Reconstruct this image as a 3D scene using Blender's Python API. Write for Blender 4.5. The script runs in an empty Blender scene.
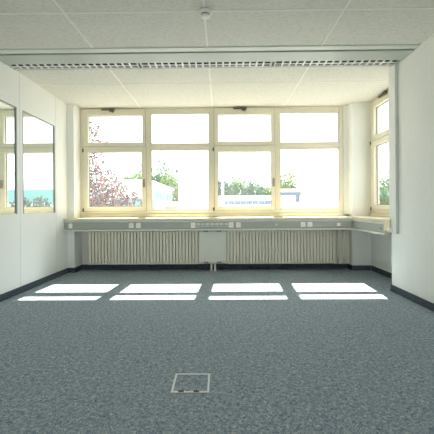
import bpy, bmesh, math, random
from mathutils import Vector, Matrix, Euler

random.seed(11)
S = bpy.context.scene
COL = S.collection
CEIL = 2.79          # ceiling height
XL, XR, XS = -2.54, 2.14, 2.50   # left wall, right wall, side-window wall
YW = 6.09            # wall under the back window
YREAR = -3.6
GROUND = -3.2

# ------------------------------------------------------------------ materials
def principled(name, col, rough=0.6, metal=0.0, spec=0.4):
    m = bpy.data.materials.new(name); m.use_nodes = True
    b = m.node_tree.nodes['Principled BSDF']
    b.inputs['Base Color'].default_value = (*col, 1)
    b.inputs['Roughness'].default_value = rough
    b.inputs['Metallic'].default_value = metal
    b.inputs['Specular IOR Level'].default_value = spec
    return m

def noisy(name, stops, scale, rough=0.8, bump=0.0, detail=4.0, stretch=(1, 1, 1), spec=0.3, bump_dist=0.003, nrough=0.6):
    """object-space noise -> colour ramp, with optional bump"""
    m = principled(name, stops[0][1], rough, 0, spec)
    nt = m.node_tree; b = nt.nodes['Principled BSDF']
    tc = nt.nodes.new('ShaderNodeTexCoord')
    mp = nt.nodes.new('ShaderNodeMapping'); mp.inputs['Scale'].default_value = stretch
    nz = nt.nodes.new('ShaderNodeTexNoise')
    nz.inputs['Scale'].default_value = scale; nz.inputs['Detail'].default_value = detail
    nz.inputs['Roughness'].default_value = nrough
    rp = nt.nodes.new('ShaderNodeValToRGB')
    while len(rp.color_ramp.elements) < len(stops): rp.color_ramp.elements.new(0.5)
    for e, (p, c) in zip(rp.color_ramp.elements, stops):
        e.position = p; e.color = (*c, 1)
    L = nt.links.new
    L(tc.outputs['Object'], mp.inputs['Vector']); L(mp.outputs['Vector'], nz.inputs['Vector'])
    L(nz.outputs['Fac'], rp.inputs['Fac']); L(rp.outputs['Color'], b.inputs['Base Color'])
    if bump:
        bp = nt.nodes.new('ShaderNodeBump'); bp.inputs['Strength'].default_value = bump
        bp.inputs['Distance'].default_value = bump_dist
        L(nz.outputs['Fac'], bp.inputs['Height']); L(bp.outputs['Normal'], b.inputs['Normal'])
    return m

M = {}
def carpet(name, stops, scale):
    m = principled(name, stops[0][1], 0.95, 0, 0.15); nt = m.node_tree; b = nt.nodes['Principled BSDF']; L = nt.links.new
    tc = nt.nodes.new('ShaderNodeTexCoord')
    vo = nt.nodes.new('ShaderNodeTexVoronoi'); vo.inputs['Scale'].default_value = scale
    sp = nt.nodes.new('ShaderNodeSeparateColor')
    nz = nt.nodes.new('ShaderNodeTexNoise'); nz.inputs['Scale'].default_value = scale * 0.22; nz.inputs['Detail'].default_value = 3
    ma = nt.nodes.new('ShaderNodeMath'); ma.operation = 'MULTIPLY_ADD'; ma.inputs[1].default_value = 0.7
    mb = nt.nodes.new('ShaderNodeMath'); mb.operation = 'MULTIPLY_ADD'; mb.inputs[1].default_value = 0.9; mb.inputs[2].default_value = -0.30
    rp = nt.nodes.new('ShaderNodeValToRGB')
    while len(rp.color_ramp.elements) < len(stops): rp.color_ramp.elements.new(0.5)
    for e, (p, c) in zip(rp.color_ramp.elements, stops): e.position = p; e.color = (*c, 1)
    L(tc.outputs['Object'], vo.inputs['Vector']); L(tc.outputs['Object'], nz.inputs['Vector'])
    L(vo.outputs['Color'], sp.inputs['Color']); L(nz.outputs['Fac'], mb.inputs[0])
    L(sp.outputs[0], ma.inputs[0]); L(mb.outputs[0], ma.inputs[2]); L(ma.outputs[0], rp.inputs['Fac'])
    L(rp.outputs['Color'], b.inputs['Base Color'])
    bp = nt.nodes.new('ShaderNodeBump'); bp.inputs['Strength'].default_value = 0.25; bp.inputs['Distance'].default_value = 0.002
    L(vo.outputs['Distance'], bp.inputs['Height']); L(bp.outputs['Normal'], b.inputs['Normal'])
    return m
M['carpet'] = carpet('carpet', [(0.06, (0.075, 0.115, 0.18)), (0.28, (0.185, 0.25, 0.32)), (0.50, (0.285, 0.35, 0.405)), (0.74, (0.38, 0.435, 0.455)), (0.95, (0.66, 0.66, 0.60))], 190)
M['carpet_edge'] = noisy('carpet_edge', [(0.32, (0.030, 0.042, 0.055)), (0.5, (0.075, 0.098, 0.118)), (0.7, (0.16, 0.18, 0.19))], 70, rough=0.95, bump=0.4, spec=0.15)
M['ceiling'] = noisy('ceiling', [(0.32, (0.58, 0.57, 0.52)), (0.47, (0.69, 0.68, 0.625)), (0.64, (0.74, 0.73, 0.675))], 75, rough=0.95, bump=0.5, detail=6, stretch=(0.35, 1, 1), spec=0.1)
M['wall'] = noisy('wall', [(0.3, (0.83, 0.835, 0.80)), (0.7, (0.86, 0.865, 0.83))], 14, rough=0.8, bump=0.05, spec=0.25)
M['partition'] = noisy('partition', [(0.3, (0.84, 0.84, 0.81)), (0.7, (0.86, 0.86, 0.83))], 3, rough=0.55, spec=0.35)
M['seam'] = principled('seam', (0.83, 0.82, 0.765), 0.8)
M['panel_seam'] = principled('panel_seam', (0.66, 0.68, 0.66), 0.7)
M['cream'] = noisy('cream', [(0.3, (0.75, 0.705, 0.565)), (0.7, (0.78, 0.735, 0.595))], 9, rough=0.45, spec=0.4)
M['sill'] = noisy('sill', [(0.3, (0.75, 0.68, 0.49)), (0.7, (0.78, 0.71, 0.52))], 9, rough=0.4, spec=0.4)
M['gasket'] = principled('gasket', (0.06, 0.06, 0.055), 0.7)
M['bronze'] = principled('bronze', (0.12, 0.10, 0.07), 0.4, 0.5)
M['handle_metal'] = principled('handle_metal', (0.34, 0.30, 0.22), 0.35, 0.5)
M['sash_shadow'] = principled('sash_shadow', (0.34, 0.30, 0.19), 0.7)
M['nickel'] = principled('nickel', (0.62, 0.58, 0.48), 0.32, 0.8)
M['duct'] = noisy('duct', [(0.3, (0.37, 0.38, 0.34)), (0.7, (0.40, 0.41, 0.37))], 5, rough=0.45, spec=0.4)
M['duct_lip'] = principled('duct_lip', (0.72, 0.70, 0.62), 0.45)
M['socket'] = principled('socket', (0.88, 0.86, 0.79), 0.4)
M['socket_grey'] = principled('socket_grey', (0.68, 0.69, 0.64), 0.45)
M['dark'] = principled('dark', (0.025, 0.025, 0.025), 0.6)
M['radiator'] = noisy('radiator', [(0.3, (0.75, 0.71, 0.58)), (0.7, (0.78, 0.74, 0.61))], 7, rough=0.5, spec=0.4)
M['radiator_plate'] = noisy('radiator_plate', [(0.3, (0.75, 0.74, 0.65)), (0.7, (0.78, 0.77, 0.68))], 7, rough=0.5, spec=0.4)
M['lamp_metal'] = principled('lamp_metal', (0.42, 0.47, 0.44), 0.4, 0.0, 0.5)
M['lamp_trim'] = principled('lamp_trim', (0.62, 0.66, 0.61), 0.4, 0.0, 0.5)
M['louvre'] = principled('louvre', (0.80, 0.81, 0.80), 0.35, 0.0)
M['louvre_shade'] = principled('louvre_shade', (0.10, 0.11, 0.115), 0.35, 0.3)  # blade sides and spine darkened to carry the shade inside the cells
M['reflector'] = principled('reflector', (0.9, 0.9, 0.88), 0.25, 0.5)
M['white_plastic'] = principled('white_plastic', (0.80, 0.80, 0.75), 0.45)
M['box_frame'] = principled('box_frame', (0.78, 0.80, 0.79), 0.4, 0.0)
M['facade'] = noisy('facade', [(0.3, (0.84, 0.85, 0.86)), (0.7, (0.88, 0.88, 0.88))], 1.2, rough=0.7)
M['teal_glass'] = principled('teal_glass', (0.17, 0.38, 0.36), 0.6, 0.0, 0.15)
M['blue_grey'] = principled('blue_grey', (0.09, 0.13, 0.18), 0.5)
M['terracotta'] = noisy('terracotta', [(0.3, (0.52, 0.22, 0.14)), (0.7, (0.62, 0.30, 0.20))], 3, rough=0.8)
M['asphalt'] = noisy('asphalt', [(0.3, (0.24, 0.24, 0.23)), (0.7, (0.30, 0.30, 0.29))], 0.6, rough=0.9)
M['bark'] = noisy('bark', [(0.3, (0.12, 0.085, 0.065)), (0.7, (0.20, 0.15, 0.12))], 8, rough=0.9, bump=0.4)

def leaf_mat(name, col, trans=0.3):
    m = bpy.data.materials.new(name); m.use_nodes = True
    nt = m.node_tree; nt.nodes.clear(); L = nt.links.new
    out = nt.nodes.new('ShaderNodeOutputMaterial')
    d = nt.nodes.new('ShaderNodeBsdfDiffuse'); t = nt.nodes.new('ShaderNodeBsdfTranslucent')
    nz = nt.nodes.new('ShaderNodeTexNoise'); nz.inputs['Scale'].default_value = 2.5
    tc = nt.nodes.new('ShaderNodeTexCoord')
    mx = nt.nodes.new('ShaderNodeMix'); mx.data_type = 'RGBA'
    mx.inputs[6].default_value = (*[c * 0.75 for c in col], 1); mx.inputs[7].default_value = (*[min(1, c * 1.25) for c in col], 1)
    ms = nt.nodes.new('ShaderNodeMixShader'); ms.inputs['Fac'].default_value = trans
    L(tc.outputs['Object'], nz.inputs['Vector']); L(nz.outputs['Fac'], mx.inputs[0])
    L(mx.outputs[2], d.inputs['Color']); L(mx.outputs[2], t.inputs['Color'])
    L(d.outputs[0], ms.inputs[1]); L(t.outputs[0], ms.inputs[2]); L(ms.outputs[0], out.inputs['Surface'])
    return m
M['leaf_red'] = leaf_mat('leaf_red', (0.26, 0.09, 0.075))
M['leaf_purple'] = leaf_mat('leaf_purple', (0.07, 0.06, 0.08))
M['leaf_olive'] = leaf_mat('leaf_olive', (0.11, 0.11, 0.08))
M['leaf_green'] = leaf_mat('leaf_green', (0.07, 0.15, 0.05))
M['leaf_light'] = leaf_mat('leaf_light', (0.17, 0.25, 0.07))
M['leaf_blue'] = leaf_mat('leaf_blue', (0.05, 0.11, 0.08))

def glass_mat(name, haze):
    """clear pane: lets light straight through, mirrors at grazing angles, a faint white veil mixed in for glare"""
    m = bpy.data.materials.new(name); m.use_nodes = True
    nt = m.node_tree; nt.nodes.clear(); L = nt.links.new
    out = nt.nodes.new('ShaderNodeOutputMaterial')
    tr = nt.nodes.new('ShaderNodeBsdfTransparent'); tr.inputs['Color'].default_value = (0.97, 0.985, 0.975, 1)
    gl = nt.nodes.new('ShaderNodeBsdfGlossy'); gl.inputs['Roughness'].default_value = 0.02
    lw = nt.nodes.new('ShaderNodeLayerWeight'); lw.inputs['Blend'].default_value = 0.5
    pw = nt.nodes.new('ShaderNodeMath'); pw.operation = 'POWER'; pw.inputs[1].default_value = 4.0
    ad = nt.nodes.new('ShaderNodeMath'); ad.operation = 'MULTIPLY_ADD'; ad.inputs[1].default_value = 0.9; ad.inputs[2].default_value = 0.03
    L(lw.outputs['Facing'], pw.inputs[0]); L(pw.outputs[0], ad.inputs[0])
    du = nt.nodes.new('ShaderNodeBsdfTranslucent'); du.inputs['Color'].default_value = (0.9, 0.93, 0.95, 1)  # white veil imitating the washed-out glare of the view outside
    m1 = nt.nodes.new('ShaderNodeMixShader'); m2 = nt.nodes.new('ShaderNodeMixShader')
    m2.inputs['Fac'].default_value = haze
    L(ad.outputs[0], m1.inputs['Fac']); L(tr.outputs[0], m1.inputs[1]); L(gl.outputs[0], m1.inputs[2])
    L(m1.outputs[0], m2.inputs[1]); L(du.outputs[0], m2.inputs[2]); L(m2.outputs[0], out.inputs['Surface'])
    return m
M['glass'] = glass_mat('glass', 0.010)

def mirror_glass(name):
    m = bpy.data.materials.new(name); m.use_nodes = True
    nt = m.node_tree; nt.nodes.clear(); L = nt.links.new
    out = nt.nodes.new('ShaderNodeOutputMaterial')
    gl = nt.nodes.new('ShaderNodeBsdfGlossy'); gl.inputs['Roughness'].default_value = 0.0
    gl.inputs['Color'].default_value = (0.90, 0.95, 0.93, 1)
    du = nt.nodes.new('ShaderNodeBsdfDiffuse'); du.inputs['Color'].default_value = (0.72, 0.76, 0.74, 1)
    ms = nt.nodes.new('ShaderNodeMixShader'); ms.inputs['Fac'].default_value = 0.86
    L(du.outputs[0], ms.inputs[1]); L(gl.outputs[0], ms.inputs[2]); L(ms.outputs[0], out.inputs['Surface'])
    return m
M['mirror_glass'] = mirror_glass('mirror_glass')

def emit_mat(name, col, st):
    m = principled(name, col, 0.5)
    b = m.node_tree.nodes['Principled BSDF']
    b.inputs['Emission Color'].default_value = (*col, 1); b.inputs['Emission Strength'].default_value = st
    return m
M['tube'] = emit_mat('tube', (1.0, 0.96, 0.88), 0.9)

# ------------------------------------------------------------------ mesh helpers
class MB:
    def __init__(s): s.bm = bmesh.new()
    def box(s, x0, x1, y0, y1, z0, z1, mi=0):
        v = [s.bm.verts.new((x, y, z)) for x in (x0, x1) for y in (y0, y1) for z in (z0, z1)]
        for q in ((0, 1, 3, 2), (4, 6, 7, 5), (0, 4, 5, 1), (2, 3, 7, 6), (0, 2, 6, 4), (1, 5, 7, 3)):
            f = s.bm.faces.new([v[i] for i in q]); f.material_index = mi
        return s
    def tube(s, p0, p1, r0, r1=None, n=14, mi=0):
        r1 = r0 if r1 is None else r1
        p0, p1 = Vector(p0), Vector(p1); d = (p1 - p0).normalized()
        a = d.orthogonal().normalized(); b = d.cross(a)
        A, B = [], []
        for i in range(n):
            t = 2 * math.pi * i / n; o = a * math.cos(t) + b * math.sin(t)
            A.append(s.bm.verts.new(p0 + o * r0)); B.append(s.bm.verts.new(p1 + o * r1))
        for i in range(n):
            f = s.bm.faces.new((A[i], A[(i + 1) % n], B[(i + 1) % n], B[i])); f.material_index = mi; f.smooth = True
        s.bm.faces.new(list(reversed(A))).material_index = mi
        s.bm.faces.new(B).material_index = mi
        return s
    def lathe(s, prof, n=28, c=(0, 0, 0)):
        rings = []
        for r, z in prof:
            rings.append([s.bm.verts.new((c[0] + r * math.cos(2 * math.pi * i / n), c[1] + r * math.sin(2 * math.pi * i / n), c[2] + z)) for i in range(n)])
        for A, B in zip(rings, rings[1:]):
            for i in range(n):
                s.bm.faces.new((A[i], A[(i + 1) % n], B[(i + 1) % n], B[i])).smooth = True
        s.bm.faces.new(list(reversed(rings[0]))); s.bm.faces.new(rings[-1])
        return s
    def prism(s, prof, x0, x1):
        """profile of (y, z) points extruded along x"""
        A = [s.bm.verts.new((x0, y, z)) for y, z in prof]; B = [s.bm.verts.new((x1, y, z)) for y, z in prof]
        n = len(prof)
        for i in range(n): s.bm.faces.new((A[i], A[(i + 1) % n], B[(i + 1) % n], B[i]))
        s.bm.faces.new(list(reversed(A))); s.bm.faces.new(B)
        return s
    def ring(s, x0, x1, z0, z1, w, y0, y1, wb=None, wt=None):
        """rectangular frame in the xz plane, bar width w"""
        wb = w if wb is None else wb; wt = w if wt is None else wt
        s.box(x0, x0 + w, y0, y1, z0, z1); s.box(x1 - w, x1, y0, y1, z0, z1)
        s.box(x0 + w, x1 - w, y0, y1, z0, z0 + wb); s.box(x0 + w, x1 - w, y0, y1, z1 - wt, z1)
        return s
    def build(s, name, mats, parent=None, bevel=0.0):
        bmesh.ops.recalc_face_normals(s.bm, faces=s.bm.faces[:])
        me = bpy.data.meshes.new(name); s.bm.to_mesh(me); s.bm.free()
        for m in (mats if isinstance(mats, (list, tuple)) else [mats]): me.materials.append(m)
        o = bpy.data.objects.new(name, me); COL.objects.link(o)
        if parent:
            o.parent = parent
            o.matrix_parent_inverse = Matrix.Translation(parent_world(parent)).inverted()
        if bevel:
            b = o.modifiers.new('bevel', 'BEVEL'); b.width = bevel; b.segments = 2; b.limit_method = 'ANGLE'
        return o

def parent_world(o):
    return Vector(o.location) if o.type == 'EMPTY' else Vector((0, 0, 0))

def tag(o, label=None, cat=None, group=None, kind=None):
    if label: o['label'] = label
    if cat: o['category'] = cat
    if group: o['group'] = group
    if kind: o['kind'] = kind
    return o
def empty(name, loc, label=None, cat=None, group=None, kind=None):
    o = bpy.data.objects.new(name, None); COL.objects.link(o); o.location = loc
    o.empty_display_size = 0.1
    return tag(o, label, cat, group, kind)
def struct(mb, name, mat, label, cat=None, bevel=0.0):
    o = mb.build(name, mat, None, bevel)
    return tag(o, label, cat or name.split('_')[0], None, 'structure')

# ------------------------------------------------------------------ setting
fl = MB().box(XL - 0.1, 2.60, YREAR - 0.1, 6.30, -0.2, 0)
struct(fl, 'floor', M['carpet'], 'blue-grey speckled carpet floor of the empty office', 'floor')

# ceiling: near slab and window-side slab, a slot between them for the light strip, panel joints as battens
Y0, Y1 = 3.755, 4.305
ce = MB()
ce.box(XL - 0.1, 2.60, YREAR - 0.1, Y0, CEIL, CEIL + 0.14)
ce.box(XL - 0.1, 2.60, Y1, 6.35, CEIL, CEIL + 0.14)
ce.box(XL - 0.1, 2.60, Y0 - 0.02, Y1 + 0.02, CEIL + 0.14, CEIL + 0.22)
for x in (-1.37, -0.135, 1.09):
    ce.box(x - 0.009, x + 0.009, YREAR, Y0, CEIL - 0.004, CEIL + 0.01, 1)
    ce.box(x - 0.009, x + 0.009, Y1, 6.02, CEIL - 0.004, CEIL + 0.01, 1)
for y in (-0.5, 1.28, 3.07, 4.86):
    xr = XR if y < 4.42 else XS
    ce.box(XL, xr, y - 0.009, y + 0.009, CEIL - 0.004, CEIL + 0.01, 1)
struct(ce, 'ceiling', [M['ceiling'], M['seam']], 'white textured board ceiling with pale joints', 'ceiling')

# left partition wall with two glazed openings
A0, A1, B0, B1, GZ0, GZ1 = 3.22, 4.335, 4.465, 5.335, 1.0, 2.33
wl = MB(); xo, xi = XL - 0.10, XL
wl.box(xo, xi, YREAR, A0, 0, CEIL); wl.box(xo, xi, A1, B0, 0, CEIL); wl.box(xo, xi, B1, 6.30, 0, CEIL)
for a, b in ((A0, A1), (B0, B1)):
    wl.box(xo, xi, a, b, 0, GZ0); wl.box(xo, xi, a, b, GZ1, CEIL)
for y in (3.19, 4.40, 5.365):
    wl.box(xi, xi + 0.0015, y - 0.004, y + 0.004, 0.08, CEIL, 1)
struct(wl, 'wall_left', [M['partition'], M['panel_seam']], 'white panelled partition wall on the left with two glazed openings', 'wall')
for n, (a, b), lab in ((3, (A0, A1), 'partly cut off at the left edge of the photo'), (4, (B0, B1), 'nearer to the back window')):
    r = empty('window_%d' % n, (XL - 0.04, (a + b) / 2, GZ0), 'internal glazing in the white partition, ' + lab, 'window', None, 'structure')
    f = MB()
    t = 0.012
    f.box(XL - 0.055, XL + 0.003, a, a + t, GZ0, GZ1); f.box(XL - 0.055, XL + 0.003, b - 0.022, b, GZ0, GZ1)
    f.box(XL - 0.055, XL + 0.003, a + t, b - 0.022, GZ1 - t, GZ1)
    f.build('frame', principled('partition_trim', (0.30, 0.35, 0.33), 0.5), r)
    MB().box(XL - 0.055, XL - 0.004, a + t, b - 0.022, GZ0, GZ0 + 0.010).build('sill_bead', M['cream'], r)
    MB().box(XL - 0.016, XL - 0.008, a + t, b - 0.022, GZ0 + 0.010, GZ1 - t).build('glass_pane', M['mirror_glass'], r)

# right wall (ends at y = 4.42, return to the side window wall)
wr = MB().box(XR, 2.60, YREAR, 4.42, 0, CEIL)
struct(wr, 'wall_right', M['wall'], 'plain white plastered wall on the right', 'wall')
# back wall: parapet under the window and the two corner columns
wb = MB()
wb.box(XL - 0.1, 2.60, YW, 6.30, 0, 0.93)
struct(wb, 'wall_back', M['wall'], 'pale back wall under the wide window', 'wall')
wb = MB(); wb.box(XL, -2.4285, 5.76, YW, 0, CEIL); wb.box(XL, -2.4285, YW, 6.30, 0.93, CEIL)
struct(wb, 'trim_1', M['wall'], 'narrow pale corner column at the left end of the window', 'column')
wb = MB(); wb.box(2.185, 2.60, 5.86, YW, 0, CEIL); wb.box(2.106, 2.60, YW, 6.30, 0.93, CEIL); wb.box(2.106, 2.185, 6.02, YW, 0.93, CEIL)
struct(wb, 'trim_2', M['wall'], 'pale corner column between back window and side window', 'column')
ws = MB(); ws.box(XS, 2.60, 4.42, 5.86, 0, 0.95)
struct(ws, 'wall_side', M['wall'], 'pale parapet wall of the bay under the side window', 'wall')
wq = MB()
wq.box(XL - 0.1, 2.60, YREAR - 0.1, YREAR, 0, 0.5); wq.box(XL - 0.1, 2.60, YREAR - 0.1, YREAR, 2.70, CEIL)
wq.box(XL - 0.1, XL + 0.15, YREAR - 0.1, YREAR, 0.5, 2.70); wq.box(XR - 0.15, 2.60, YREAR - 0.1, YREAR, 0.5, 2.70)
struct(wq, 'wall_rear', M['wall'], 'white wall behind the viewpoint, opened for the added fill window', 'wall')
w5 = empty('window_5', (-0.2, YREAR, 0.5), 'added unseen fill window in the wall behind the viewpoint', 'window', None, 'structure')  # unseen window added so daylight fills the room from behind
fq = MB().ring(XL + 0.15, XR - 0.15, 0.5, 2.70, 0.06, YREAR - 0.09, YREAR - 0.02)
for x in (-1.26, -0.2, 0.86): fq.box(x - 0.03, x + 0.03, YREAR - 0.09, YREAR - 0.02, 0.56, 2.64)
fq.build('frame', M['cream'], w5, 0.003)
for x0, x1 in ((-2.33, -1.29), (-1.23, -0.23), (-0.17, 0.83), (0.89, 1.93)):
    MB().box(x0, x1, YREAR - 0.06, YREAR - 0.052, 0.56, 2.64).build('glass_pane', M['glass'], w5)

def skirting(name, lab, boxes):
    m = MB()
    for b in boxes: m.box(*b, 0, 0.082)
    struct(m, name, M['carpet_edge'], lab, 'baseboard', 0.003)
t = 0.012
skirting('baseboard_left', 'dark carpet skirting along the left partition', [(XL, XL + t, YREAR, 5.76 - t)])
skirting('baseboard_right', 'dark carpet skirting along the right wall', [(XR - t, XR, YREAR, 4.42), (XR - t, XS - t, 4.42, 4.42 + t)])
skirting('baseboard_back', 'dark carpet skirting along the radiator wall and columns',
         [(XL, -2.432 + t, 5.76 - t, 5.76), (-2.432, -2.432 + t, 5.76, YW), (-2.42, 2.173, YW - t, YW), (2.185 - t, 2.185, 5.86, YW), (2.173, XS - t, 5.86 - t, 5.86)])
skirting('baseboard_side', 'dark carpet skirting below the side window', [(XS - t, XS, 4.432, 5.848)])

# ------------------------------------------------------------------ back window
FY0, FY1 = 6.03, 6.11
w1 = empty('window_1', (0, 6.07, 0.955), 'wide cream framed window of four bays with upper lights', 'window', None, 'structure')
fr = MB()
fr.ring(-2.428, 2.102, 0.955, 2.786, 0.055, FY0, FY1, 0.06, 0.025)
for x in (-1.262, -0.122, 0.955): fr.box(x - 0.04, x + 0.04, FY0, FY1, 1.015, 2.761)
TZ0, TZ1 = 2.085, 2.155
for a, b in ((-2.373, -1.302), (-1.222, -0.162), (-0.082, 0.915), (0.995, 2.047)):
    fr.box(a, b, FY0, FY1, TZ0, TZ1)
fr.build('frame', M['cream'], w1, 0.003)

def bay(x0, x1, z0, z1, sashed, gx0, gx1, gz0, gz1, yo=0.0):
    """one light: a projecting sash (opening) or slim beads (fixed), with its gasket and pane"""
    if sashed:
        s = MB()
        y0, y1 = FY0 - 0.022, FY1 - 0.012
        s.box(x0, gx0, y0, y1, z0, z1); s.box(gx1, x1, y0, y1, z0, z1)
        s.box(gx0, gx1, y0, y1, z0, gz0); s.box(gx0, gx1, y0, y1, gz1, z1)
        so = s.build('sash', M['cream'], w1, 0.004)
        q = MB().ring(x0 - 0.006, x1 + 0.006, z0 - 0.004, z1 + 0.004, 0.012, FY0 - 0.005, FY0 - 0.0005)  # thin ring coloured as the shadow line between sash and frame
        tag(q.build('sash_shadow', M['sash_shadow'], so), 'painted shadow line around the sash')
    else:
        s = MB()
        y0, y1 = FY0 + 0.012, FY1 - 0.012
        s.box(x0, gx0, y0, y1, z0, z1); s.box(gx1, x1, y0, y1, z0, z1)
        s.box(gx0, gx1, y0, y1, z0, gz0); s.box(gx0, gx1, y0, y1, gz1, z1)
        so = s.build('glazing_bead', M['cream'], w1, 0.003)
    g = MB().ring(gx0, gx1, gz0, gz1, 0.007, 6.060, 6.066)
    g.build('gasket', M['gasket'], so)
    MB().box(gx0 + 0.001, gx1 - 0.001, 6.068, 6.076, gz0 + 0.001, gz1 - 0.001).build('glass_pane', M['glass'], so)
    return so
s1u = bay(-2.375, -1.300, 2.128, 2.763, True, -2.284, -1.346, 2.196, 2.658)
s1l = bay(-2.375, -1.290, 1.012, 2.122, True, -2.290, -1.360, 1.088, 2.030)
bay(-1.222, -0.162, 2.155, 2.761, False, -1.199, -0.200, 2.174, 2.690)
bay(-1.222, -0.162, 1.015, 2.085, False, -1.201, -0.205, 1.037, 2.064)
s3u = bay(-0.108, 0.925, 2.128, 2.763, True, -0.045, 0.879, 2.199, 2.656)
s3l = bay(-0.108, 0.935, 1.012, 2.122, True, -0.045, 0.873, 1.083, 2.022)
bay(0.995, 2.047, 2.155, 2.761, False, 1.030, 2.034, 2.154 + 0.02, 2.684)
bay(0.995, 2.047, 1.015, 2.085, False, 1.030, 2.039, 1.038, 2.066)
for so, x in ((s1l, -1.315), (s3l, 0.905)):
    h = MB()
    h.box(x - 0.014, x + 0.014, 5.996, 6.008, 1.42, 1.56)
    h.tube((x, 5.996, 1.53), (x, 5.955, 1.53), 0.010)
    h.box(x - 0.011, x + 0.011, 5.945, 5.962, 1.41, 1.545)
    tag(h.build('handle', M['handle_metal'], so, 0.003), 'metal window handle')
for so, xs in ((s1l, -2.372), (s3l, -0.125)):
    h = MB()
    for z in (1.035, 2.06): h.tube((xs, 6.004, z - 0.03), (xs, 6.004, z + 0.03), 0.011)
    tag(h.build('hinge', M['bronze'], so), 'dark metal hinge')
for x in (-1.93, 0.335):     # stay arms above the upper lights
    h = MB()
    h.box(x - 0.115, x + 0.115, 5.985, 6.008, 2.745, 2.768)
    h.box(x + 0.03, x + 0.10, 5.965, 6.0, 2.715, 2.75)
    h.tube((x + 0.085, 5.975, 2.70), (x + 0.085, 5.975, 2.745), 0.010)
    tag(h.build('stay_arm', M['bronze'], w1, 0.002), 'dark metal opener arm')
sl = MB()
sl.box(-2.428, 2.102, 5.99, 6.12, 0.905, 0.955)
sl.build('sub_sill', M['sill'], w1, 0.006)
sl = MB()
sl.box(-2.428, 2.18, 5.603, 6.03, 0.860, 0.900)
sl.box(XL + 0.002, -2.428, 5.603, 5.757, 0.860, 0.900)
sl.build('window_sill', M['sill'], w1, 0.008)
MB().box(-2.44, 2.12, 6.11, 6.38, 0.90, 0.93).build('outer_sill', M['duct_lip'], w1)

# ------------------------------------------------------------------ side window (in the bay on the right)
w2 = empty('window_2', (XS, 5.1, 0.955), 'cream framed side window in the right hand bay', 'window', None, 'structure')
def yring(mb, y0, y1, z0, z1, wl_, wr_, wb_, wt_, x0, x1):
    mb.box(x0, x1, y0, y0 + wl_, z0, z1); mb.box(x0, x1, y1 - wr_, y1, z0, z1)
    mb.box(x0, x1, y0 + wl_, y1 - wr_, z0, z0 + wb_); mb.box(x0, x1, y0 + wl_, y1 - wr_, z1 - wt_, z1)
    return mb
f2 = yring(MB(), 4.43, 5.858, 0.952, 2.788, 0.06, 0.06, 0.06, 0.03, XS, XS + 0.085)
f2.box(XS, XS + 0.085, 4.49, 5.80, 2.085, 2.155)
f2.build('frame', M['cream'], w2, 0.003)
for z0, z1, g0, g1 in ((1.012, 2.122, 1.085, 2.04), (2.128, 2.760, 2.205, 2.66)):
    s = yring(MB(), 4.488, 5.80, z0, z1, 0.092, 0.10, g0 - z0, z1 - g1, XS - 0.022, XS + 0.07)
    so = s.build('sash', M['cream'], w2, 0.004)
    yring(MB(), 4.58, 5.70, g0, g1, 0.007, 0.007, 0.007, 0.007, XS + 0.030, XS + 0.036).build('gasket', M['gasket'], so)
    MB().box(XS + 0.038, XS + 0.046, 4.581, 5.699, g0 + 0.001, g1 - 0.001).build('glass_pane', M['glass'], so)
h = MB().box(XS - 0.05, XS - 0.022, 5.22, 5.46, 2.742, 2.768); h.box(XS - 0.062, XS - 0.03, 5.20, 5.30, 2.73, 2.778)
tag(h.build('stay_arm', M['bronze'], w2, 0.002), 'dark metal opener arm')
h = MB()
for z in (1.03, 2.10): h.tube((XS - 0.026, 5.80, z - 0.025), (XS - 0.026, 5.80, z + 0.025), 0.011)
tag(h.build('hinge', M['bronze'], w2), 'dark metal hinge')
sl = MB(); sl.box(2.102, XS, 4.432, 5.600, 0.860, 0.902); sl.box(2.19, XS, 5.600, 5.857, 0.860, 0.902)
sl.box(XS - 0.03, XS + 0.085, 4.432, 5.857, 0.905, 0.950)
sl.build('window_sill', M['sill'], w2, 0.006)

# ------------------------------------------------------------------ cable trunking under the sills
DY = 5.62
tr = empty('cable_trunking', (0, DY, 0.69), 'long grey cable trunking with sockets under the back window sill', 'cable trunking')
MB().box(XL + 0.003, 2.085, DY + 0.012, DY + 0.135, 0.70, 0.857).build('body', M['duct'], tr, 0.002)
MB().box(XL + 0.015, 2.083, DY, DY + 0.012, 0.728, 0.832).build('cover', M['duct'], tr, 0.002)
m = MB(); m.prism([(DY - 0.006, 0.694), (DY + 0.03, 0.694), (DY + 0.03, 0.722), (DY - 0.006, 0.718)], XL + 0.003, 2.083)
tag(m.build('lower_lip', M['duct_lip'], tr, 0.003), 'cream lower lip')
m = MB(); m.box(XL + 0.003, 2.083, DY - 0.003, DY + 0.02, 0.835, 0.857)
tag(m.build('upper_lip', M['socket_grey'], tr, 0.003), 'pale upper lip')
def duct_socket(x, w, z0, z1, mat, holes, label):
    x *= 1.018
    so = MB().box(x - w / 2, x + w / 2, DY - 0.012, DY, z0, z1).build('socket', M[mat], tr, 0.004)
    tag(so, label)
    if holes == 'round':
        c = MB().lathe([(w * 0.30, 0), (w * 0.30, 0.001)], 20)
        o = c.build('socket_well', M['socket'], so)
        o.matrix_parent_inverse = Matrix.Identity(4)
        o.rotation_euler = (math.radians(90), 0, 0); o.location = (x, DY - 0.0122, (z0 + z1) / 2)
        p = MB()
        for dx in (-0.009, 0.009): p.box(x + dx - 0.002, x + dx + 0.002, DY - 0.0152, DY - 0.0145, (z0 + z1) / 2 - 0.003, (z0 + z1) / 2 + 0.003)
        p.build('pin_hole', M['dark'], so)
    elif holes == 'jack':
        p = MB()
        for dx in (-w / 4.5, w / 4.5): p.box(x + dx - 0.007, x + dx + 0.007, DY - 0.0135, DY - 0.012, z0 + 0.012, z0 + 0.026)
        p.build('jack_hole', M['dark'], so)
for x in (-1.42, -1.308, 1.288, 1.396): duct_socket(x, 0.078, 0.742, 0.822, 'socket', 'round', 'white power socket')
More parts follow.
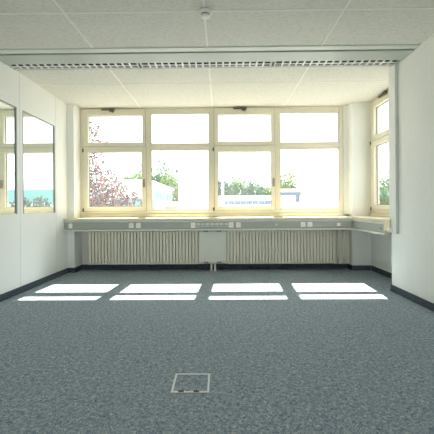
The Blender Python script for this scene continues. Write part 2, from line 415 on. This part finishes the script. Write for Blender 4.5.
for x in (-0.443, 0.158, 0.272): duct_socket(x, 0.078, 0.738, 0.824, 'socket', 'round', 'white power socket')
for i in range(7): duct_socket(-0.362 + i * 0.074, 0.058, 0.752, 0.814, 'socket_grey', 'jack', 'small grey data socket')
duct_socket(-2.385, 0.060, 0.742, 0.820, 'socket', None, 'white blank cover plate')
duct_socket(1.846, 0.055, 0.752, 0.806, 'socket', None, 'small white blank plate')
sc = MB().lathe([(0.016, 0), (0.016, 0.004), (0.010, 0.006)], 18).build('cable_outlet', M['socket'], tr)
sc.matrix_parent_inverse = Matrix.Translation((0, DY, 0.69)).inverted()
sc.rotation_euler = (math.radians(90), 0, 0); sc.location = (0.882, DY - 0.001, 0.78)

SX = 2.09
ts = empty('cable_trunking', (SX, 5.0, 0.69), 'short grey cable trunking below the side window sill', 'cable trunking')
MB().box(SX + 0.012, SX + 0.16, 4.522, 5.617, 0.70, 0.857).build('body', M['duct'], ts, 0.002)
MB().box(SX, SX + 0.012, 4.522, 5.615, 0.728, 0.832).build('cover', M['duct'], ts, 0.002)
m = MB(); m.box(SX - 0.006, SX + 0.03, 4.522, 5.612, 0.694, 0.720); tag(m.build('lower_lip', M['duct_lip'], ts, 0.003), 'cream lower lip')
m = MB(); m.box(SX - 0.003, SX + 0.02, 4.522, 5.615, 0.835, 0.857); m.build('upper_lip', M['socket_grey'], ts, 0.003)
m = MB(); m.box(SX - 0.004, SX + 0.018, 4.370, 4.520, 0.755, 0.905); m.box(SX - 0.004, SX + 0.075, 4.495, 4.520, 0.694, 0.755)
tag(m.build('end_cap', M['sill'], ts, 0.004), 'beige end block')
m = MB().tube((SX - 0.002, 4.60, 0.775), (SX + 0.002, 4.60, 0.775), 0.013); m.build('cable_outlet', M['dark'], ts)

# vertical riser on the corner of the right wall
vr = empty('cable_riser', (XR, 4.335, 0.735), 'white vertical cable duct on the near corner of the right wall', 'cable duct')
MB().box(XR - 0.03, XR - 0.001, 4.245, 4.415, 0.735, CEIL - 0.003).build('cover', M['wall'], vr, 0.003)
m = MB().box(XR - 0.034, XR - 0.001, 4.238, 4.245, 0.735, CEIL - 0.003)  # near side of the duct, its shade put into a grey colour
tag(m.build('shaded_edge', M['lamp_trim'], vr), 'near edge greyed as its shaded side')
m = MB().box(XR - 0.078, XR - 0.028, 4.335, 4.362, 0.745, 0.795); tag(m.build('connector', M['socket'], vr, 0.003), 'small white connector at the bottom')
# ------------------------------------------------------------------ radiators
def radiator(x0, x1, label):
    r = empty('radiator', ((x0 + x1) / 2, 5.93, 0.10), label, 'radiator', 'tubular radiators under the back window')
    n = int(round((x1 - x0) / 0.054)); p = (x1 - x0) / n
    m = MB()
    for i in range(n):
        c = x0 + (i + 0.5) * p
        m.box(c - 0.0225, c + 0.0225, 5.85, 5.93, 0.128, 0.672)
    m.build('fins', M['radiator'], r, 0.008)
    MB().box(x0 - 0.004, x1 + 0.004, 5.868, 5.931, 0.112, 0.150).build('lower_header', M['radiator'], r, 0.005)
    MB().box(x0 - 0.004, x1 + 0.004, 5.868, 5.931, 0.650, 0.690).build('upper_header', M['radiator'], r, 0.005)
    MB().box(x0 + 0.004, x1 - 0.004, 5.932, 5.945, 0.14, 0.66).build('back_sheet', M['radiator'], r)
    for x in (x0 + 0.12, x1 - 0.12):
        for z in (0.56, 0.20):
            MB().box(x - 0.015, x + 0.015, 5.945, YW - 0.001, z, z + 0.04).build('wall_bracket', M['radiator'], r)
    return r
radiator(-2.235, -0.385, 'long ribbed cream radiator left of the flat cover plate')
radiator(0.092, 1.905, 'long ribbed cream radiator right of the flat cover plate')
rc = empty('radiator_cover', (-0.146, 5.84, 0.0), 'flat pale cover plate between the two ribbed radiators', 'radiator cover')
MB().box(-0.378, 0.086, 5.835, 5.86, 0.135, 0.665).build('plate', M['radiator_plate'], rc, 0.006)
for x in (-0.275, -0.235, -0.055, -0.015):
    for z in (0.655, 0.140):
        hk = MB().box(x - 0.012, x + 0.012, 5.828, 5.85, z, z + 0.02)
        tag(hk.build('fixing_clip', M['bronze'], rc), 'dark fixing clip')
for x in (-0.168, -0.108):
    MB().tube((x, 5.87, 0.0), (x, 5.87, 0.145), 0.016).tube((x, 5.87, 0.0), (x, 5.87, 0.008), 0.028).build('pipe', M['socket'], rc)
MB().box(-0.30, 0.01, 5.86, YW - 0.001, 0.30, 0.34).build('wall_bracket', M['radiator'], rc)
ep = empty('heating_pipe', (2.05, 5.95, 0.10), 'pair of upright pale heating pipes between right radiator and column', 'pipe')
for x in (1.975, 2.075):
    MB().tube((x, 5.93, 0.10), (x, 5.93, 0.70), 0.024).build('pipe', M['radiator_plate'], ep)
MB().box(1.912, 2.17, 5.955, 5.985, 0.095, 0.70).build('back_plate', M['radiator'], ep)
MB().box(1.96, 2.10, 5.985, YW - 0.001, 0.3, 0.34).build('wall_bracket', M['radiator'], ep)

# ------------------------------------------------------------------ ceiling light strip
lt = empty('lighting_track', (0, 3.95, CEIL), 'long grey green metal track across the ceiling carrying the louvre lights', 'lighting track')
m = MB().prism([(Y0, CEIL + 0.02), (Y0, CEIL - 0.010), (3.835, CEIL - 0.014), (3.842, CEIL + 0.02)], XL + 0.002, XR - 0.002)
tag(m.build('trim_rail', M['lamp_trim'], lt), 'pale trim rail')
MB().box(XL + 0.002, XR - 0.002, 3.838, 3.868, CEIL + 0.03, CEIL + 0.05).build('groove', M['dark'], lt)
MB().box(XL + 0.002, XR - 0.002, 3.868, 4.118, CEIL - 0.018, CEIL + 0.03).build('metal_panel', M['lamp_metal'], lt, 0.003)
LX = (-2.549, -0.965, 0.635, 2.145)
names = ('leftmost louvre ceiling light of the strip, ending at the partition',
         'middle louvre ceiling light of the strip, white lamellae',
         'rightmost louvre ceiling light of the strip, ending at the right wall')
LY0, LY1, LB = 4.122, 4.300, CEIL - 0.012
for i in range(3):
    x0, x1 = LX[i] + 0.012, LX[i + 1] - 0.012
    r = empty('ceiling_light', ((x0 + x1) / 2, 4.21, CEIL), names[i], 'ceiling light', 'louvre lights in the ceiling strip')
    h = MB()
    h.box(x0, x1, LY0, LY0 + 0.006, LB, CEIL + 0.13); h.box(x0, x1, LY1 - 0.006, LY1, LB, CEIL + 0.13)
    h.box(x0, x0 + 0.02, LY0, LY1, LB, CEIL + 0.13); h.box(x1 - 0.02, x1, LY0, LY1, LB, CEIL + 0.13)
    h.build('housing', M['lamp_metal'], r)
    MB().prism([(LY0 + 0.008, CEIL + 0.10), (LY0 + 0.05, CEIL + 0.125), (LY1 - 0.05, CEIL + 0.125), (LY1 - 0.008, CEIL + 0.10),
                (LY1 - 0.008, CEIL + 0.104), (LY1 - 0.05, CEIL + 0.129), (LY0 + 0.05, CEIL + 0.129), (LY0 + 0.008, CEIL + 0.104)], x0 + 0.02, x1 - 0.02).build('reflector', M['reflector'], r)
    lv = MB(); n = int(round((x1 - x0 - 0.04) / 0.083)); p = (x1 - x0 - 0.04) / n
    for k in range(1, n):
        c = x0 + 0.02 + k * p
        v = [(c - 0.006, CEIL + 0.0), (c + 0.006, CEIL + 0.0), (c + 0.0015, LB + 0.055), (c - 0.0015, LB + 0.055)]
        A = [lv.bm.verts.new((a, LY0 + 0.008, b)) for a, b in v]; B = [lv.bm.verts.new((a, LY1 - 0.008, b)) for a, b in v]
        for q in range(1, 4): lv.bm.faces.new((A[q], A[(q + 1) % 4], B[(q + 1) % 4], B[q])).material_index = 1
        lv.bm.faces.new(A); lv.bm.faces.new(B)
        lv.box(c - 0.010, c + 0.010, LY0 + 0.006, LY1 - 0.006, CEIL - 0.006, CEIL)
    ymid = (LY0 + LY1) / 2
    lv.box(x0 + 0.02, x1 - 0.02, ymid - 0.010, ymid + 0.010, CEIL - 0.007, CEIL - 0.001)
    lv.box(x0 + 0.02, x1 - 0.02, ymid - 0.003, ymid + 0.003, CEIL - 0.001, CEIL + 0.055, 1)
    lv.box(x0 + 0.02, x1 - 0.02, LY1 - 0.024, LY1 - 0.006, CEIL - 0.008, CEIL - 0.001)
    lv.build('louvre', [M['louvre'], M['louvre_shade']], r)
    tb = MB()
    for y in (LY0 + 0.05, LY1 - 0.05): tb.tube((x0 + 0.03, y, CEIL + 0.075), (x1 - 0.03, y, CEIL + 0.075), 0.013)
    tag(tb.build('fluorescent_tube', M['tube'], r), 'white fluorescent tube')

# ------------------------------------------------------------------ smoke detector, floor box
sd = empty('smoke_detector', (-0.125, 3.07, CEIL), 'small round smoke detector on the ceiling joint', 'smoke detector')
MB().lathe([(0.046, -0.030), (0.056, -0.022), (0.058, 0.0)], 28, (-0.125, 3.07, CEIL - 0.003)).build('base', M['white_plastic'], sd)
MB().lathe([(0.038, -0.038), (0.041, -0.036), (0.041, -0.030)], 28, (-0.125, 3.07, CEIL - 0.003)).build('sensor_slot', M['dark'], sd)
MB().lathe([(0.020, -0.054), (0.040, -0.048), (0.044, -0.038)], 28, (-0.125, 3.07, CEIL - 0.003)).build('sensor_head', M['white_plastic'], sd)

fb = empty('floor_box', (-0.187, 2.126, 0.0), 'square floor outlet box with white rim set in the carpet', 'floor box')
m = MB(); a, b, c, d, w = -0.298, -0.076, 2.014, 2.240, 0.012
for q in ((a, a + w, c, d), (b - w, b, c, d), (a + w, b - w, c, c + w), (a + w, b - w, d - w, d)): m.box(*q, 0.0005, 0.006)
tag(m.build('rim', M['box_frame'], fb, 0.0015), 'white metal rim')
m = MB().box(a + w + 0.002, b - w - 0.002, c + w + 0.002, d - w - 0.002, 0.0005, 0.004); tag(m.build('lid', M['carpet'], fb), 'carpet covered lid')
for x in (-0.238, -0.150):
    m = MB().box(x - 0.016, x + 0.016, c - 0.001, c + w + 0.004, 0.0055, 0.0075); tag(m.build('cable_outlet', M['dark'], fb), 'dark cable outlet')

# ------------------------------------------------------------------ outdoors
gr = struct(MB().box(-70, 70, -60, 160, GROUND - 0.3, GROUND), 'ground', M['asphalt'], 'bright paved ground outside', 'ground')

def tree(name, label, cat, base, blobs, n, size, mats, weights, trunk_r, group=None, branches=10, seed=1):
    """blobs: (centre, radii) crown volumes; n leaves; trunk from the ground up into the crown"""
    rnd = random.Random(seed)
    r = empty(name, base, label, cat, group)
    cx, cy, cz = blobs[0][0]
    k = MB()
    top = Vector((cx, cy, cz + blobs[0][1][2] * 0.4))
    b0 = Vector(base); mid = b0.lerp(top, 0.5) + Vector((rnd.uniform(-.08, .08), rnd.uniform(-.08, .08), 0))
    k.tube(b0, mid, trunk_r, trunk_r * 0.75, 10); k.tube(mid, top, trunk_r * 0.75, trunk_r * 0.3, 10)
    for i in range(branches):
        c, rr = blobs[i % len(blobs)]
        st = mid.lerp(top, rnd.random())
        th = rnd.uniform(0, 6.28); ph = rnd.uniform(-0.3, 1.0)
        e = Vector(c) + Vector((math.cos(th) * math.cos(ph) * rr[0], math.sin(th) * math.cos(ph) * rr[1], math.sin(ph) * rr[2])) * 0.85
        h = st.lerp(e, 0.5) + Vector((0, 0, 0.1 * rr[2]))
        k.tube(st, h, trunk_r * 0.35, trunk_r * 0.2, 6); k.tube(h, e, trunk_r * 0.2, trunk_r * 0.06, 6)
    k.build('trunk', M['bark'], r)
    f = MB(); tot = sum(b[1][0] * b[1][2] for b in blobs)
    for c, rr in blobs:
        for j in range(int(n * rr[0] * rr[2] / tot)):
            while True:
                p = Vector((rnd.uniform(-1, 1), rnd.uniform(-1, 1), rnd.uniform(-1, 1)))
                if 0.15 < p.length < 1: break
            p = Vector((p.x * rr[0], p.y * rr[1], p.z * rr[2])) + Vector(c)
            s = size * rnd.uniform(0.6, 1.3)
            R = Euler((rnd.uniform(0, 6.3), rnd.uniform(0, 6.3), rnd.uniform(0, 6.3))).to_matrix()
            pts = [(-0.5, 0, 0), (-0.1, 0.32, 0.06), (0.5, 0, 0), (-0.1, -0.32, 0.06)]
            fc = f.bm.faces.new([f.bm.verts.new(p + R @ Vector(q) * s) for q in pts])
            fc.material_index = rnd.choices(range(len(mats)), weights)[0]
    f.build('foliage', [M[q] for q in mats], r)
    return r

tree('red_leaf_tree', 'red and purple leaved tree close outside the leftmost window bay', 'tree', (-4.55, 10.4, GROUND),
     [((-4.5, 10.4, 1.2), (1.25, 1.2, 1.5)), ((-3.45, 10.1, 1.35), (0.75, 0.8, 0.95)), ((-3.0, 10.1, 0.9), (0.85, 0.8, 0.8)), ((-4.3, 10.3, 2.9), (1.0, 0.9, 0.9)), ((-5.4, 10.6, 1.4), (1.3, 1.2, 1.7))],
     15000, 0.085, ['leaf_red', 'leaf_purple', 'leaf_olive'], [4, 4, 4], 0.10, None, 26, 3)

# white hall with teal windows, its long side running away from us
bh = empty('office_building', (-14, 50, GROUND), 'white building with teal window bands behind the red tree', 'building')
m = MB()
V = [(-24, 40), (-8.1, 40), (-8.4, 60), (-24, 60)]
A = [m.bm.verts.new((x, y, GROUND)) for x, y in V]; B = [m.bm.verts.new((x, y, 4.15)) for x, y in V]
for i in range(4): m.bm.faces.new((A[i], A[(i + 1) % 4], B[(i + 1) % 4], B[i]))
m.bm.faces.new(B); m.bm.faces.new(list(reversed(A)))
m.build('wall', M['facade'], bh)
MB().box(-24.1, -8.0, 39.9, 40.3, 3.95, 4.25).box(-8.35, -8.0, 40.3, 60, 3.95, 4.25).build('roof_edge', M['facade'], bh)
for y0, y1 in ((43.5, 50), (53, 58)):
    m = MB().box(-8.45, -8.05, y0, y1, 2.05, 3.1); tag(m.build('window_band', M['teal_glass'], bh), 'teal window band')
m = MB().box(-12.5, -8.9, 39.93, 40.1, 0.4, 2.2); tag(m.build('window_band', M['teal_glass'], bh), 'teal window band')
m = MB().box(-18.5, -13.5, 39.93, 40.1, 0.4, 2.2); tag(m.build('window_band', M['teal_glass'], bh), 'teal window band')
m = MB().box(-8.2, -8.02, 40.4, 42.0, 0.1, 2.0); tag(m.build('window_band', M['teal_glass'], bh), 'teal window band')

def block(name, label, x0, x1, y0, y1, top, cat='building', bands=()):
    r = empty(name, ((x0 + x1) / 2, (y0 + y1) / 2, GROUND), label, cat)
    MB().box(x0, x1, y0, y1, GROUND, top).build('wall', M['facade'], r)
    MB().box(x0 - 0.05, x1 + 0.05, y0 - 0.05, y1 + 0.05, top, top + 0.08).build('roof', M['facade'], r)
    return r
block('white_tower', 'plain white block filling most of the second window bay', -3.02, -0.62, 25, 29, 5.2)
block('white_house', 'large plain white block filling most of the fourth window bay', 11.75, 16.9, 51, 52.4, 8.6)
r = block('school_building', 'pale building with teal window bands seen mirrored in the partition glass', 14.6, 30, 42, 50, 5.4)
for z0, z1 in ((1.7, 3.3), (-1.6, 0.0)):
    m = MB().box(14.8, 29.6, 41.93, 42.0, z0, z1); tag(m.build('window_band', M['teal_glass'], r), 'teal window band')
r = block('garage', 'small white garage with blue grey fascia in the fourth bay', 4.9, 6.75, 30, 33, 2.5)
m = MB().box(4.88, 6.77, 29.9, 30.0, 2.02, 2.30); tag(m.build('fascia', M['blue_grey'], r), 'blue grey fascia')
m = MB().box(6.40, 6.72, 29.93, 30.0, 1.45, 2.02); tag(m.build('window', M['blue_grey'], r), 'dark side window')
r = block('low_building', 'long low white building with a dark window strip beyond the third bay', -0.5, 6.0, 36, 42, 2.15)
m = MB()
for i in range(9): m.box(0.15 + i * 0.62, 0.73 + i * 0.62, 35.93, 36.0, 1.30, 1.68)
tag(m.build('window_strip', M['blue_grey'], r), 'dark window strip')
r = empty('brick_shed', (-4.3, 30.6, GROUND), 'small terracotta shed in front of the white building', 'shed')
MB().box(-4.75, -3.75, 30, 31.2, GROUND, 1.15).build('wall', M['terracotta'], r)
MB().prism([(29.9, 1.15), (31.3, 1.15), (30.6, 1.55)], -4.8, -3.7).build('roof', M['terracotta'], r)
fp = empty('flag_pole', (0.11, 20, GROUND), 'tall white flag pole outside the third window bay', 'pole')
MB().tube((0.11, 20, GROUND), (0.11, 20, 7.0), 0.075, 0.06).build('mast', M['facade'], fp)
MB().tube((0.11, 20, GROUND), (0.11, 20, GROUND + 0.15), 0.2).build('base', M['facade'], fp)

g, li, bl = 'leaf_green', 'leaf_light', 'leaf_blue'
tr_list = [
  ('broadleaf_tree', 'round green tree above the white roof, right of the red tree', (-18.2, 68, GROUND), [((-18.2, 68, 3.6), (2.4, 2, 3.6))], 1500, 0.6, [g, li], [3, 2]),
  ('broadleaf_tree', 'green tree at the right end of the first window bay', (-15.2, 64.5, GROUND), [((-15.2, 64.5, 3.6), (2.3, 2, 3.7))], 1500, 0.6, [li, g], [3, 2]),
  ('tall_tree', 'tall thin leaved tree rising above the first window bay trees', (-16.6, 74, GROUND), [((-16.6, 74, 8.6), (2.6, 2, 2.6))], 230, 0.5, [g, bl], [2, 3]),
  ('broadleaf_tree', 'dark green tree at the left edge of the second bay', (-12.2, 68, GROUND), [((-12.2, 68, 3.8), (2.3, 2, 3.8))], 1500, 0.6, [g, bl], [3, 2]),
  ('broadleaf_tree', 'yellow green tree above the sloping white roof line', (-9.6, 64.5, GROUND), [((-9.6, 64.5, 3.4), (2.0, 2, 4.0))], 1500, 0.6, [li, g], [3, 2]),
  ('broadleaf_tree', 'narrow dark tree between white building and white block', (-7.6, 68, GROUND), [((-7.6, 68, 2.2), (1.2, 1.5, 4.6))], 1300, 0.5, [bl, g], [3, 2]),
  ('tall_tree', 'tall sparse tree against the sky in the second bay', (-12.3, 74, GROUND), [((-12.3, 74, 9.2), (1.8, 1.6, 2.4))], 170, 0.5, [g, bl], [2, 3]),
  ('tall_tree', 'thin bare topped tree against the sky beside the white block', (-9.8, 79, GROUND), [((-9.8, 79, 9.0), (1.6, 1.6, 2.0))], 120, 0.45, [g, bl], [2, 3]),
  ('broadleaf_tree', 'green tree behind the flag pole', (0.3, 63, GROUND), [((0.3, 63, 2.4), (2.3, 2, 3.6))], 1400, 0.6, [g, bl], [3, 2]),
  ('broadleaf_tree', 'green tree just right of the flag pole', (3.2, 68, GROUND), [((3.2, 68, 2.4), (2.3, 2, 3.7))], 1400, 0.6, [g, li], [3, 1]),
  ('broadleaf_tree', 'green tree in the middle of the third bay hedge row', (6.0, 63, GROUND), [((6.0, 63, 2.2), (2.3, 2, 3.4))], 1400, 0.6, [g, bl], [3, 2]),
  ('broadleaf_tree', 'yellow green tree at the right end of the third bay', (8.8, 68, GROUND), [((8.8, 68, 2.0), (2.3, 2, 3.0))], 1400, 0.6, [li, g], [3, 2]),
  ('tall_tree', 'sparse tree top above the third bay tree row', (3.6, 74, GROUND), [((3.0, 74, 6.6), (1.6, 1.6, 1.6)), ((5.6, 74, 6.2), (1.4, 1.6, 1.2))], 190, 0.5, [g, bl], [2, 3]),
  ('broadleaf_tree', 'pale green tree behind the small garage', (9.8, 50, GROUND), [((9.8, 50, 3.0), (1.7, 1.5, 1.4)), ((9.6, 50, 4.6), (1.4, 1.4, 1.6))], 620, 0.42, [li, g], [3, 1]),
  ('bush', 'grey green bushes mirrored in the partition glass, before the teal windowed building', (13.6, 36, GROUND), [((13.5, 36, 0.1), (1.4, 1.2, 2.3)), ((15.6, 36, -0.1), (1.6, 1.2, 2.4))], 2600, 0.3, ['leaf_olive', bl, 'leaf_purple'], [2, 2, 1]),
  ('broadleaf_tree', 'green tree beyond the side window of the bay', (7.0, 14.2, GROUND), [((6.9, 14.2, 0.5), (1.7, 1.3, 1.75))], 4200, 0.15, [g, li, bl], [2, 1, 2]),
]
for i, (nm, lab, base, blobs, n, sz, mats, wts) in enumerate(tr_list):
    tree(nm, lab, 'tree', base, blobs, n, sz, mats, wts, 0.16 if i < 14 else 0.09, 'trees beyond the windows', 14 if 'tall' in nm else 6, 20 + i)

# ------------------------------------------------------------------ light
W = bpy.data.worlds.new('World'); S.world = W; W.use_nodes = True
bg = W.node_tree.nodes['Background']
bg.inputs['Color'].default_value = (0.97, 0.985, 1.02, 1); bg.inputs['Strength'].default_value = 2.7
sun = bpy.data.lights.new('sun', 'SUN'); sun.energy = 25.0; sun.angle = math.radians(0.53); sun.color = (1.0, 0.95, 0.86)
so = bpy.data.objects.new('sun', sun); COL.objects.link(so)
so.rotation_euler = Vector((-0.055, -1.0, -1.215)).to_track_quat('-Z', 'Y').to_euler()
so.location = (2, 20, 20)

# ------------------------------------------------------------------ camera
cd = bpy.data.cameras.new('camera'); cam = bpy.data.objects.new('camera', cd); COL.objects.link(cam)
cd.sensor_width = 36; cd.lens = 36 * 350 / 434; cd.shift_y = -10 / 434
cd.clip_start = 0.05; cd.clip_end = 400
cam.matrix_world = Matrix.Translation((0, 0, 1.07)) @ Matrix.Rotation(math.radians(0.65), 4, 'Z') @ Matrix.Rotation(math.radians(90), 4, 'X') @ Matrix.Rotation(math.radians(-0.4), 4, 'Z')
S.camera = cam

S.view_settings.view_transform = 'Standard'; S.view_settings.look = 'None'
S.view_settings.exposure = 0.36; S.view_settings.gamma = 1.0; S.view_settings.use_curve_mapping = False
try:
    S.cycles.max_bounces = 16; S.cycles.diffuse_bounces = 8; S.cycles.transparent_max_bounces = 16
    S.cycles.caustics_reflective = False; S.cycles.caustics_refractive = False
    S.cycles.use_denoising = True
except Exception: pass
